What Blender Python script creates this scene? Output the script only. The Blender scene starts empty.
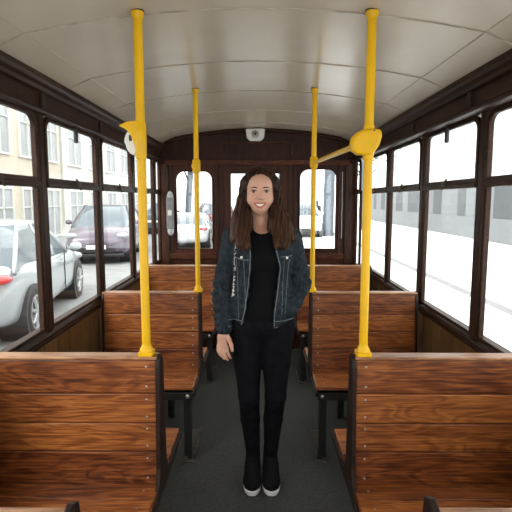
import bpy, bmesh, math, random
import numpy as np
from mathutils import Vector, Matrix
random.seed(7)
S = bpy.context.scene
COL = S.collection
PI = math.pi

# ------------------------------------------------------------------ camera, world, exposure
cam_d = bpy.data.cameras.new('camera'); cam = bpy.data.objects.new('camera', cam_d); COL.objects.link(cam)
cam_d.sensor_width = 36; cam_d.lens = 480/512*36; cam_d.clip_start = 0.05; cam_d.clip_end = 300
cam.location = (0.015, 0, 1.47)
PITCH = math.radians(6.65); YAW = math.atan(3/480)
cam.rotation_euler = (PI/2-PITCH, 0, YAW)
S.camera = cam
w = bpy.data.worlds.new('sky'); S.world = w; w.use_nodes = True
bg = w.node_tree.nodes['Background']; bg.inputs[0].default_value = (1.0, 0.985, 0.95, 1); bg.inputs[1].default_value = 1.55
S.view_settings.view_transform = 'Standard'; S.view_settings.look = 'None'
S.view_settings.gamma = 1; S.view_settings.exposure = 1.2; S.view_settings.use_curve_mapping = False
sun_d = bpy.data.lights.new('sun', 'SUN'); sun_d.energy = 1.2; sun_d.angle = math.radians(25); sun_d.color = (1, .97, .92)
sun = bpy.data.objects.new('sun', sun_d); COL.objects.link(sun); sun.rotation_euler = (math.radians(48), 0, math.radians(-28))

# ------------------------------------------------------------------ materials
def nt(name):
    m = bpy.data.materials.new(name); m.use_nodes = True
    t = m.node_tree; return m, t, t.nodes['Principled BSDF']
def plain(name, col, rough=.5, metal=0, noise=.0, nscale=20, bump=0, bscale=80, coat=0, spec=None):
    m, t, b = nt(name); N = t.nodes; L = t.links
    b.inputs['Base Color'].default_value = (*col, 1); b.inputs['Roughness'].default_value = rough
    b.inputs['Metallic'].default_value = metal; b.inputs['Coat Weight'].default_value = coat
    if spec is not None: b.inputs['Specular IOR Level'].default_value = spec
    tc = N.new('ShaderNodeTexCoord')
    if noise:
        n = N.new('ShaderNodeTexNoise'); n.inputs['Scale'].default_value = nscale; n.inputs['Detail'].default_value = 5
        L.new(tc.outputs['Object'], n.inputs['Vector'])
        r = N.new('ShaderNodeValToRGB'); e = r.color_ramp.elements
        e[0].position = .3; e[1].position = .7
        e[0].color = (*[c*(1-noise) for c in col], 1); e[1].color = (*[min(1, c*(1+noise)) for c in col], 1)
        L.new(n.outputs['Fac'], r.inputs['Fac']); L.new(r.outputs['Color'], b.inputs['Base Color'])
    if bump:
        n2 = N.new('ShaderNodeTexNoise'); n2.inputs['Scale'].default_value = bscale; n2.inputs['Detail'].default_value = 3
        L.new(tc.outputs['Object'], n2.inputs['Vector'])
        bp = N.new('ShaderNodeBump'); bp.inputs['Strength'].default_value = bump; bp.inputs['Distance'].default_value = .01
        L.new(n2.outputs['Fac'], bp.inputs['Height']); L.new(bp.outputs['Normal'], b.inputs['Normal'])
    return m
def wood(name, dark, mid, light, axis=0, rough=.33, scale=1.0, coat=.35, island=True, bump=.12, spec=.4):
    """varnished wood, grain running along an axis; every plank gets its own tone"""
    m, t, b = nt(name); N = t.nodes; L = t.links
    b.inputs['Specular IOR Level'].default_value = spec
    tc = N.new('ShaderNodeTexCoord'); geo = N.new('ShaderNodeNewGeometry'); oi = N.new('ShaderNodeObjectInfo')
    addr = N.new('ShaderNodeMath'); addr.operation = 'ADD'
    L.new(geo.outputs['Random Per Island'], addr.inputs[0]); L.new(oi.outputs['Random'], addr.inputs[1])
    mul = N.new('ShaderNodeMath'); mul.operation = 'MULTIPLY'; mul.inputs[1].default_value = 17.0
    L.new(addr.outputs[0], mul.inputs[0])
    off = N.new('ShaderNodeVectorMath'); off.operation = 'ADD'
    L.new(tc.outputs['Object'], off.inputs[0]); L.new(mul.outputs[0], off.inputs[1])
    mp = N.new('ShaderNodeMapping'); sc = [10*scale]*3; sc[axis] = 1.7*scale
    mp.inputs['Scale'].default_value = sc; L.new(off.outputs[0], mp.inputs['Vector'])
    n1 = N.new('ShaderNodeTexNoise'); n1.inputs['Scale'].default_value = 1.3; n1.inputs['Detail'].default_value = 3; n1.inputs['Distortion'].default_value = .7
    L.new(mp.outputs[0], n1.inputs['Vector'])
    rg = N.new('ShaderNodeMath'); rg.operation = 'MULTIPLY'; rg.inputs[1].default_value = 52; L.new(n1.outputs['Fac'], rg.inputs[0])
    sn = N.new('ShaderNodeMath'); sn.operation = 'SINE'; L.new(rg.outputs[0], sn.inputs[0])
    mp2 = N.new('ShaderNodeMapping'); sc2 = [170*scale]*3; sc2[axis] = 7*scale
    mp2.inputs['Scale'].default_value = sc2; L.new(off.outputs[0], mp2.inputs['Vector'])
    n2 = N.new('ShaderNodeTexNoise'); n2.inputs['Scale'].default_value = 1.0; n2.inputs['Detail'].default_value = 4
    L.new(mp2.outputs[0], n2.inputs['Vector'])
    s1 = N.new('ShaderNodeMath'); s1.operation = 'MULTIPLY_ADD'; s1.inputs[1].default_value = .10; s1.inputs[2].default_value = .0
    L.new(sn.outputs[0], s1.inputs[0])
    s2 = N.new('ShaderNodeMath'); s2.operation = 'ADD'; L.new(s1.outputs[0], s2.inputs[0]); L.new(n2.outputs['Fac'], s2.inputs[1])
    n3 = N.new('ShaderNodeTexNoise'); n3.inputs['Scale'].default_value = 3.0; n3.inputs['Detail'].default_value = 2
    L.new(off.outputs[0], n3.inputs['Vector'])
    s3 = N.new('ShaderNodeMath'); s3.operation = 'MULTIPLY_ADD'; s3.inputs[1].default_value = .42; s3.inputs[2].default_value = -.21
    L.new(n3.outputs['Fac'], s3.inputs[0])
    s4 = N.new('ShaderNodeMath'); s4.operation = 'ADD'; L.new(s2.outputs[0], s4.inputs[0]); L.new(s3.outputs[0], s4.inputs[1])
    s5 = N.new('ShaderNodeMath'); s5.operation = 'MULTIPLY_ADD'; s5.inputs[1].default_value = .34; s5.inputs[2].default_value = -.17
    L.new(geo.outputs['Random Per Island'], s5.inputs[0])
    s6 = N.new('ShaderNodeMath'); s6.operation = 'ADD'; L.new(s4.outputs[0], s6.inputs[0])
    if island: L.new(s5.outputs[0], s6.inputs[1])
    else: s6.inputs[1].default_value = 0
    r = N.new('ShaderNodeValToRGB'); e = r.color_ramp.elements
    e[0].position = .2; e[0].color = (*dark, 1); e[1].position = .85; e[1].color = (*light, 1)
    q = e.new(.5); q.color = (*mid, 1)
    L.new(s6.outputs[0], r.inputs['Fac'])
    # small dark knots
    vo = N.new('ShaderNodeTexVoronoi'); vo.inputs['Scale'].default_value = 3.2
    mp3 = N.new('ShaderNodeMapping'); sc3 = [1.6]*3; sc3[axis] = 1.0; mp3.inputs['Scale'].default_value = sc3
    L.new(off.outputs[0], mp3.inputs['Vector']); L.new(mp3.outputs[0], vo.inputs['Vector'])
    kr = N.new('ShaderNodeMapRange'); kr.inputs['From Min'].default_value = .02; kr.inputs['From Max'].default_value = .055
    kr.inputs['To Min'].default_value = .25; kr.inputs['To Max'].default_value = 1; L.new(vo.outputs['Distance'], kr.inputs['Value'])
    mx = N.new('ShaderNodeMixRGB'); mx.blend_type = 'MULTIPLY'; mx.inputs[0].default_value = 1
    L.new(r.outputs['Color'], mx.inputs[1]); L.new(kr.outputs[0], mx.inputs[2])
    L.new(mx.outputs[0], b.inputs['Base Color'])
    b.inputs['Roughness'].default_value = rough; b.inputs['Coat Weight'].default_value = coat; b.inputs['Coat Roughness'].default_value = .2
    bp = N.new('ShaderNodeBump'); bp.inputs['Strength'].default_value = bump; bp.inputs['Distance'].default_value = .004
    L.new(n2.outputs['Fac'], bp.inputs['Height']); L.new(bp.outputs['Normal'], b.inputs['Normal'])
    return m
def glass(name, refl=.05, tint=(.96, .98, .98)):
    m = bpy.data.materials.new(name); m.use_nodes = True; t = m.node_tree; N = t.nodes; L = t.links
    N.remove(N['Principled BSDF']); o = N['Material Output']
    tr = N.new('ShaderNodeBsdfTransparent'); tr.inputs[0].default_value = (*tint, 1)
    gl = N.new('ShaderNodeBsdfGlossy'); gl.inputs['Roughness'].default_value = .03
    mx = N.new('ShaderNodeMixShader'); mx.inputs[0].default_value = refl
    L.new(tr.outputs[0], mx.inputs[1]); L.new(gl.outputs[0], mx.inputs[2]); L.new(mx.outputs[0], o.inputs[0])
    return m

M = {}
M['plank'] = wood('bench_wood', (.055, .012, .003), (.20, .055, .013), (.43, .15, .036), 0, rough=.42, coat=.12)
M['rail'] = wood('rail_wood', (.16, .06, .024), (.36, .17, .075), (.5, .27, .13), 0, rough=.42, coat=.1)
M['dark_x'] = wood('dark_wood_across', (.012, .005, .003), (.03, .011, .006), (.055, .021, .011), 0, rough=.5, coat=.05, bump=.06, spec=.15)
M['dark_y'] = wood('dark_wood_along', (.012, .005, .003), (.030, .012, .006), (.062, .026, .013), 1, rough=.48, coat=.06, bump=.06, spec=.15, island=False)
M['dark_z'] = wood('dark_wood_upright', (.012, .005, .003), (.031, .012, .006), (.064, .026, .013), 2, rough=.48, coat=.06, bump=.06, spec=.15, island=False)
M['bulk_z'] = wood('bulkhead_wood', (.014, .0045, .0028), (.042, .012, .006), (.08, .025, .012), 2, rough=.5, coat=.05, bump=.06, spec=.15)
M['bulk_x'] = wood('bulkhead_wood_across', (.02, .006, .0035), (.07, .020, .009), (.13, .042, .018), 0, rough=.5, coat=.05, bump=.06, spec=.15)
M['wains'] = wood('wainscot_wood', (.07, .036, .013), (.12, .064, .022), (.17, .098, .038), 2, rough=.45, bump=.05)
M['frame'] = plain('bench_frame_dark', (.022, .011, .008), .45, spec=.25, noise=.3, nscale=30)
M['iron'] = plain('black_iron', (.014, .014, .014), .42, .3, noise=.3, nscale=40)
M['foot'] = plain('worn_iron', (.085, .078, .06), .5, .5, noise=.6, nscale=60, bump=.3)
M['screw'] = plain('screw_steel', (.42, .39, .35), .35, 1)
M['yellow'] = plain('yellow_enamel', (.78, .44, .004), .38, noise=.07, nscale=9, coat=.05, spec=.3)
M['ceil'] = plain('ceiling_cream', (.55, .47, .365), .24, noise=.05, nscale=3, bump=.05, bscale=5)
M['seam'] = plain('ceiling_seam', (.40, .35, .28), .5, noise=.3, nscale=14)
M['floor'] = plain('floor_rubber', (.047, .048, .045), .62, spec=.25, noise=.28, nscale=55, bump=.25, bscale=160)
M['glass'] = glass('window_glass')
M['black'] = plain('black_plastic', (.015, .015, .016), .35)
M['brass'] = plain('aged_brass', (.10, .08, .055), .35, .9)
M['white'] = plain('white_plastic', (.78, .77, .74), .35)
M['greyp'] = plain('grey_plastic', (.22, .22, .23), .4, noise=.15)
M['lens'] = plain('dark_lens', (.05, .05, .05), .1, 0, coat=1)

# ------------------------------------------------------------------ helpers
def tag(o, label=None, cat=None, group=None, kind=None):
    if label: o['label'] = label
    if cat: o['category'] = cat
    if group: o['group'] = group
    if kind: o['kind'] = kind
    return o
def empty(name, loc=(0, 0, 0), rz=0, label=None, cat=None, group=None, kind=None):
    o = bpy.data.objects.new(name, None); COL.objects.link(o); o.location = loc; o.rotation_euler = (0, 0, rz)
    o.empty_display_size = .1
    return tag(o, label, cat, group, kind)
def dup(root, loc, rz=0, label=None, group=None):
    r = root.copy(); COL.objects.link(r); r.location = loc; r.rotation_euler = (0, 0, rz)
    if label: r['label'] = label
    if group: r['group'] = group
    for ch in list(root.children):
        c = ch.copy(); COL.objects.link(c); c.parent = r
        for g in list(ch.children):
            d = g.copy(); COL.objects.link(d); d.parent = c
    return r
class MB:
    def __init__(s): s.v = []; s.f = []
    def add(s, vs, fs):
        n = len(s.v); s.v += [tuple(v) for v in vs]; s.f += [tuple(i+n for i in f) for f in fs]; return s
    def box(s, a, b):
        x0, x1 = sorted((a[0], b[0])); y0, y1 = sorted((a[1], b[1])); z0, z1 = sorted((a[2], b[2]))
        v = [(x0, y0, z0), (x1, y0, z0), (x1, y1, z0), (x0, y1, z0), (x0, y0, z1), (x1, y0, z1), (x1, y1, z1), (x0, y1, z1)]
        return s.add(v, [(0, 3, 2, 1), (4, 5, 6, 7), (0, 1, 5, 4), (1, 2, 6, 5), (2, 3, 7, 6), (3, 0, 4, 7)])
    def prism(s, pts, axis, a, b):
        """extrude a 2D polygon along an axis; pts are the other two coordinates in order"""
        def mk(p, h):
            return {0: (h, p[0], p[1]), 1: (p[0], h, p[1]), 2: (p[0], p[1], h)}[axis]
        n = len(pts); v = [mk(p, a) for p in pts]+[mk(p, b) for p in pts]
        f = [tuple(range(n)), tuple(range(2*n-1, n-1, -1))]+[(i, i+n, (i+1) % n+n, (i+1) % n) for i in range(n)]
        return s.add(v, f)
    def tube(s, pts, r, n=12, caps=True, flat=None):
        pts = [Vector(p) for p in pts]; rs = r if isinstance(r, (list, tuple)) else [r]*len(pts)
        vs = []; fs = []; up = None
        for i, p in enumerate(pts):
            d = (pts[min(i+1, len(pts)-1)]-pts[max(i-1, 0)])
            if d.length < 1e-9: d = Vector((0, 0, 1))
            d.normalize()
            if up is None: up = Vector((0, 0, 1)) if abs(d.z) < .9 else Vector((1, 0, 0))
            a = d.cross(up).normalized(); b = a.cross(d).normalized(); up = b
            for k in range(n):
                t = 2*PI*k/n; q = a*math.cos(t)+b*math.sin(t)*(flat or 1); vs.append(p+q*rs[i])
        for i in range(len(pts)-1):
            for k in range(n):
                k2 = (k+1) % n; fs.append((i*n+k, i*n+k2, (i+1)*n+k2, (i+1)*n+k))
        if caps:
            fs.append(tuple(range(n-1, -1, -1))); m = (len(pts)-1)*n; fs.append(tuple(range(m, m+n)))
        return s.add(vs, fs)
    def lathe(s, prof, c=(0, 0, 0), axis=2, n=20):
        """prof: (radius, height) pairs around an axis"""
        vs = []; fs = []
        for r, h in prof:
            for k in range(n):
                t = 2*PI*k/n; u, w_ = r*math.cos(t), r*math.sin(t)
                p = {2: (u, w_, h), 1: (u, h, w_), 0: (h, u, w_)}[axis]
                vs.append((c[0]+p[0], c[1]+p[1], c[2]+p[2]))
        for i in range(len(prof)-1):
            for k in range(n):
                k2 = (k+1) % n; fs.append((i*n+k, i*n+k2, (i+1)*n+k2, (i+1)*n+k))
        fs.append(tuple(range(n-1, -1, -1))); m = (len(prof)-1)*n; fs.append(tuple(range(m, m+n)))
        return s.add(vs, fs)
    def ell(s, c, r, n=16, m=10):
        prof = []
        for i in range(m+1):
            t = PI*i/m; prof.append((max(math.sin(t), .02), -math.cos(t)))
        t = MB(); t.lathe(prof, n=n); t.v = [(c[0]+v[0]*r[0], c[1]+v[1]*r[1], c[2]+v[2]*r[2]) for v in t.v]
        return s.add(t.v, t.f)
    def build(s, name, mat, parent=None, bevel=0, smooth=False, seg=2, sub=0):
        me = bpy.data.meshes.new(name); me.from_pydata(s.v, [], s.f)
        bm = bmesh.new(); bm.from_mesh(me); bmesh.ops.recalc_face_normals(bm, faces=bm.faces)
        bm.to_mesh(me); bm.free()
        me.materials.append(M[mat] if isinstance(mat, str) else mat)
        o = bpy.data.objects.new(name, me); COL.objects.link(o)
        if parent: o.parent = parent
        if smooth:
            me.polygons.foreach_set('use_smooth', [True]*len(me.polygons))
            if smooth == 'auto': me.set_sharp_from_angle(angle=math.radians(38))
        if bevel:
            b = o.modifiers.new('bevel', 'BEVEL'); b.width = bevel; b.segments = seg; b.limit_method = 'ANGLE'; b.angle_limit = math.radians(40)
        if sub:
            q = o.modifiers.new('sub', 'SUBSURF'); q.levels = sub; q.render_levels = sub
        return o
def struct(o): o['kind'] = 'structure'; return o

# ------------------------------------------------------------------ the tram's shell
Y0, YB = -1.7, 4.65        # shell behind the camera and the end bulkhead
GX = .955                   # window glass plane
WX = .965                   # wall face below the sill
def ceil_z(x, y):
    r = .012*(y-1.7)
    ax = abs(x)
    if ax <= .775: return 2.108-.078*(ax/.775)**2+r
    return 2.03-(ax-.775)/.125*.055+r
prof_x = [-.91, -.88, -.83, -.775]+[-.775+.1550*i for i in range(1, 10)]+[.775, .83, .88, .91]
fl = MB(); fl.box((-1.0, Y0, -.05), (1.05, YB+.1, 0)); struct(fl.build('floor', 'floor'))
c = MB(); ys = [Y0+(YB+.05-Y0)*i/12 for i in range(13)]
vs = []; fs = []
for lay in (0, .03):
    for y in ys:
        for x in prof_x: vs.append((x, y, ceil_z(x, y)+lay))
nx = len(prof_x); ny = len(ys)
for j in range(ny-1):
    for i in range(nx-1):
        a = j*nx+i; fs.append((a, a+1, a+nx+1, a+nx)); a += nx*ny; fs.append((a, a+nx, a+nx+1, a+1))
for j in range(ny-1):
    for i in (0, nx-1):
        a = j*nx+i; fs.append((a, a+nx, a+nx+nx*ny, a+nx*ny))
for i in range(nx-1):
    for j in (0, ny-1):
        a = j*nx+i; fs.append((a, a+1, a+1+nx*ny, a+nx*ny))
c.add(vs, fs); o = c.build('ceiling', 'ceil', smooth='auto'); struct(o)
# roof panel joints: thin pressed cover strips across and along the ceiling
tn = 0
def trim(mb, mat, **k):
    global tn
    tn += 1; return struct(mb.build('trim_%d' % tn, mat, **k))
for yy in (-1.48, -.85, -.21, .42, 1.06, 1.69, 2.33, 2.97, 3.64, 4.25):
    m = MB(); m.tube([(x, yy, ceil_z(x, yy)-.0003) for x in prof_x], .0042, 6, flat=1); trim(m, 'seam', smooth=True)
for sx in (-1, 1):
    m = MB(); m.tube([(sx*.775, y, ceil_z(.775, y)-.0003) for y in ys], .003, 6); trim(m, 'ceil', smooth=True)

posts = [-1.67, -.91, -.15, .61, 1.37, 2.13, 2.89, 3.65, 4.40]
SILL, MID, TOP = .885, 1.545, 1.845
OUT = {-1: 0.0, 1: .05}
wn = 0
def window(side, ya, yb, catch=False, latch=True, out=None):
    """side window: two sashes, the upper one with rounded top corners"""
    global wn
    wn += 1
    root = empty('window_%d' % wn, (0, 0, 0), kind='structure')
    out = OUT[side] if out is None else out
    X = lambda v: side*(v+out)
    def ring(y0, y1, z0, z1, r, n=6, corners=(0, 0, 1, 1)):
        pts = []
        for ci, (cx, cz, a0) in enumerate(((y0, z0, PI), (y1, z0, 1.5*PI), (y1, z1, 0), (y0, z1, .5*PI))):
            rr = r if corners[ci] else .004
            ccx = cx+(rr if ci in (0, 3) else -rr); ccz = cz+(rr if ci in (0, 1) else -rr)
            for k in range(n+1):
                a = a0+.5*PI*k/n; pts.append((ccx+rr*math.cos(a), ccz+rr*math.sin(a)))
        return pts
    def sash(name, y0, y1, z0, z1, t, r, corners, xa, xb, tb=None):
        o_ = ring(y0, y1, z0, z1, r+t*.7, corners=corners); i_ = ring(y0+t, y1-t, z0+(tb or t), z1-t, r, corners=corners)
        n = len(o_); vs = []
        for xx in (xa, xb):
            vs += [(X(xx), p[0], p[1]) for p in o_]+[(X(xx), p[0], p[1]) for p in i_]
        fs = []
        for k in range(n):
            k2 = (k+1) % n
            fs += [(k, k2, n+k2, n+k), (2*n+k, 3*n+k, 3*n+k2, 2*n+k2), (k, 2*n+k, 2*n+k2, k2), (n+k, n+k2, 3*n+k2, 3*n+k)]
        q = MB().add(vs, fs).build(name, 'dark_y', root, bevel=.004)
        g = MB().prism(ring(y0+t*.7, y1-t*.7, z0+t*.7, z1-t*.7, r, corners=corners), 0, X((xa+xb)/2-.002), X((xa+xb)/2+.002)).build('pane', 'glass', q)
        return q
    sash('lower_sash', ya, yb, SILL, MID+.012, .015, .004, (0, 0, 0, 0), .938, .962)
    sash('upper_sash', ya, yb, MID-.012, TOP, .022, .05, (0, 0, 1, 1), .931, .952, tb=.036)
    mid = MB(); mid.box((X(.926), ya, MID-.02), (X(.956), yb, MID+.004)); mid.build('meeting_rail', 'dark_y', root, bevel=.004)
    if latch:
        yc = (ya+yb)/2; l = MB(); l.box((X(.919), yc-.022, MID+.0), (X(.928), yc+.022, MID+.014))
        l.tube([(X(.920), yc-.03, MID+.03), (X(.914), yc, MID+.008), (X(.920), yc+.028, MID-.022)], .005, 8); l.lathe([(.010, -.006), (.010, .006)], (X(.917), yc, MID+.005), 0, 12)
        l.build('latch', 'brass', root, smooth='auto')
    if catch:
        yc = ya+(yb-ya)*.5; l = MB(); l.box((X(.916), yc-.014, TOP-.085), (X(.932), yc+.014, TOP-.005)); l.build('catch', 'black', root, bevel=.004)
    return root
for side, nm in ((-1, 'left'), (1, 'right')):
    X = lambda v: side*(v+OUT[side]); XI = lambda v: side*v; SILL = .885 if side < 0 else .853
    # panelled wall below the windows
    m = MB(); yy = Y0
    while yy < YB+.05:
        y2 = min(yy+.147, YB+.05); m.box((X(WX), yy+.001, 0), (X(WX+.025), y2-.001, SILL-.02)); yy = y2
    m.box((X(WX+.006), Y0, 0), (X(WX+.035), YB+.05, SILL-.02))
    wl = m.build('wall_'+nm, 'wains', bevel=.002); struct(wl)
    m = MB(); m.box((X(.955), Y0, 0), (X(WX), YB, .10)); struct(m.build('baseboard_'+nm, 'dark_y', bevel=.003))
    # sill with its nosing and the sloping ledge
    m = MB(); m.prism([(X(.995), SILL-.038), (X(.937), SILL-.038), (X(.929), SILL-.027), (X(.935), SILL-.012), (X(.945), SILL), (X(.995), SILL+.004)], 1, Y0, YB); trim(m, 'dark_y', bevel=.003)
    m = MB(); m.prism([(X(WX), SILL-.070), (X(.952), SILL-.067), (X(.948), SILL-.055), (X(.953), SILL-.038), (X(WX), SILL-.038)], 1, Y0, YB); trim(m, 'dark_y', bevel=.002)
    # letterboard over the windows, panel by panel, with a cornice under the roof
    pl = posts+[YB]
    m = MB(); m.box((XI(.925), Y0, TOP), (X(.985), YB, ceil_z(.9, Y0)+.01)); trim(m, 'dark_y')
    m = MB(); m.prism([(XI(.93), 1.925), (XI(.905), 1.93), (XI(.9), 1.945), (XI(.885), 1.955), (XI(.878), 1.968), (XI(.878), 1.99), (XI(.93), 1.998)], 1, Y0, YB); trim(m, 'dark_y', bevel=.002)
    m = MB(); m.prism([(XI(.93), TOP-.008), (XI(.912), TOP-.004), (XI(.908), TOP+.008), (XI(.915), TOP+.018), (XI(.93), TOP+.02)], 1, Y0, YB); trim(m, 'dark_y', bevel=.002)
    for k, py in enumerate(posts):
        m = MB(); m.prism([(X(.963), py-.04), (X(.951), py-.04), (X(.946), py-.03), (X(.934), py-.026), (X(.930), py-.018), (X(.930), py+.018), (X(.934), py+.026), (X(.946), py+.03), (X(.951), py+.04), (X(.963), py+.04)], 2, SILL-.01, 1.93)
        trim(m, 'dark_z', bevel=.003)
        m = MB(); m.box((XI(.912), py-.02, TOP+.02), (XI(.935), py+.02, 1.93)); trim(m, 'frame', bevel=.003)
    for k in range(len(pl)-1):
        last = k == len(pl)-2
        window(side, pl[k]+.036, pl[k+1]-(.004 if last else .036), catch=(k in (5,)), latch=not last, out=.0 if last else None)

# ------------------------------------------------------------------ end bulkhead with its two arched lights and the centre door
def arch_ring(x0, x1, z0, z1, r, n=8):
    pts = [(x0, z0), (x1, z0)]
    for k in range(n+1):
        a = .5*PI*k/n; pts.append((x1-r+r*math.cos(a), z1-r+r*math.sin(a)))
    for k in range(n+1):
        a = .5*PI+.5*PI*k/n; pts.append((x0+r+r*math.cos(a), z1-r+r*math.sin(a)))
    return pts
def bulk_top(x): return ceil_z(x, YB)-.002
B = MB(); T0, T1 = YB, YB+.05
def panel_grid(mb, outer, hole, ya, yb):
    """plate between an outer box and an arched hole"""
    x0, x1, z0, z1 = outer; n = len(hole); cx = sum(p[0] for p in hole)/n; cz = sum(p[1] for p in hole)/n
    out = []
    for p in hole:
        dx, dz = p[0]-cx, p[1]-cz; t = min(((x1-cx)/dx if dx > 0 else (x0-cx)/dx) if abs(dx) > 1e-6 else 1e9, ((z1-cz)/dz if dz > 0 else (z0-cz)/dz) if abs(dz) > 1e-6 else 1e9)
        out.append((cx+dx*t, cz+dz*t))
    for k in range(n):
        a_, b_ = out[k], out[(k+1) % n]
        for c_ in ((x0, z0), (x1, z0), (x1, z1), (x0, z1)):
            on = lambda p: abs(p[0]-c_[0]) < 1e-6 or abs(p[1]-c_[1]) < 1e-6
            if on(a_) and on(b_) and abs(a_[0]-b_[0]) > 1e-6 and abs(a_[1]-b_[1]) > 1e-6: mb.prism([a_, c_, b_], 1, ya, yb)
    vs = []
    for y in (ya, yb): vs += [(p[0], y, p[1]) for p in hole]+[(p[0], y, p[1]) for p in out]
    fs = []
    for k in range(n):
        k2 = (k+1) % n; fs += [(k, k2, n+k2, n+k), (2*n+k, 3*n+k, 3*n+k2, 2*n+k2), (k, 2*n+k, 2*n+k2, k2)]
    mb.add(vs, fs)
hl = arch_ring(-.783, -.43, .998, 1.748, .085); hr = arch_ring(.402, .757, .998, 1.765, .085)
panel_grid(B, (-.86, -.385, .93, 1.80), hl, T0, T1); panel_grid(B, (.35, .83, .93, 1.81), hr, T0, T1)
# plates around the openings
pts = [(-.96, 1.80)]+[(.96, 1.80)]+[(x, min(bulk_top(x) if abs(x) <= .91 else 1.95, 9)) for x in reversed([-.96]+prof_x+[.96])]
B.prism(pts, 1, T0+.002, T1)
B.box((-.96, T0+.001, 0), (-.86, T1, 1.81)); B.box((.83, T0+.001, 0), (.96, T1, 1.81)); B.box((.95, T0+.004, 0), (1.01, T1, .85))
B.box((-.86, T0+.003, 0), (-.385, T1, .935)); B.box((.35, T0+.003, 0), (.83, T1, .935))
B.box((-.39, T0+.001, 0), (-.33, T1, 1.81)); B.box((.30, T0+.001, 0), (.352, T1, 1.81))
wb = B.build('wall_front', 'bulk_z'); struct(wb)
for i, (h, nm) in enumerate(((hl, -1), (hr, 1))):
    wn += 1
    r_ = empty('window_%d' % wn, (0, 0, 0), kind='structure')
    cx = sum(p[0] for p in h)/len(h); cz = sum(p[1] for p in h)/len(h)
    MB().prism([(cx+(p[0]-cx)*1.01, cz+(p[1]-cz)*1.005) for p in h], 1, T0+.022, T0+.027).build('pane', 'glass', r_)
    f = MB(); f.tube([(p[0], T0-.002, p[1]) for p in h]+[(h[0][0], T0-.002, h[0][1])], .008, 8); f.build('bead', 'bulk_z', r_, smooth=True)
# framing applied on the bulkhead
for (x0, x1, z0, z1, mt, d) in ((-.405, -.375, 0, 1.86, 'bulk_z', .02), (.345, .375, 0, 1.86, 'bulk_z', .02), (-.85, -.40, .90, .955, 'bulk_x', .015), (.37, .84, .90, .955, 'bulk_x', .015),
                            (-.88, .88, 1.80, 1.85, 'bulk_x', .022), (-.37, .34, 2.00, 2.02, 'bulk_x', .012), (-.37, -.345, 1.85, 2.02, 'bulk_x', .012), (.315, .34, 1.85, 2.02, 'bulk_x', .012),
                            (-.90, -.85, 0, 1.82, 'dark_z', .02), (.84, .90, 0, 1.82, 'dark_z', .02), (-.84, -.81, .955, 1.80, 'bulk_z', .01), (.775, .80, .955, 1.80, 'bulk_z', .012)):
    m = MB(); m.box((x0, T0-d, z0), (x1, T0+.004, z1)); trim(m, mt, bevel=.004)
# arched rail where roof meets bulkhead
m = MB(); m.tube([(x, T0-.012, ceil_z(x, YB)-.018) for x in prof_x[1:-1]], .018, 8); trim(m, 'dark_x', smooth=True)
m = MB(); m.box((.809, T0-.010, 1.10), (.815, T0+.002, 1.74)); trim(m, plain('pale_trim', (.4, .4, .4), .3), bevel=.002)
# door
d = empty('door_1', (-.02, T0+.02, 0), kind='structure')
m = MB()
for a_, b_ in (((-.335, 0, .02), (.345, .03, 1.0)), ((-.335, 0, 1.725), (.345, .03, 1.81)), ((-.335, 0, 1.0), (-.24, .03, 1.725)), ((.237, 0, 1.0), (.345, .03, 1.725))): m.box(a_, b_)
m.build('leaf', 'bulk_z', d)
m = MB(); m.box((-.25, .012, .99), (.247, .016, 1.735)); m.build('pane', 'glass', d)
m = MB()
for (x0, x1, z0, z1) in ((-.25, -.235, .99, 1.735), (.232, .247, .99, 1.735), (-.25, .247, 1.722, 1.738), (-.25, .247, .988, 1.003)): m.box((x0, -.008, z0), (x1, .001, z1))
m.build('glazing_bead', 'dark_z', d, bevel=.002)
m = MB(); m.tube([(.275, -.001, .96), (.275, -.035, .965), (.275, -.045, 1.0), (.275, -.035, 1.07), (.275, -.001, 1.075)], .007, 8); m.build('door_handle', 'brass', d, smooth=True)

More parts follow.
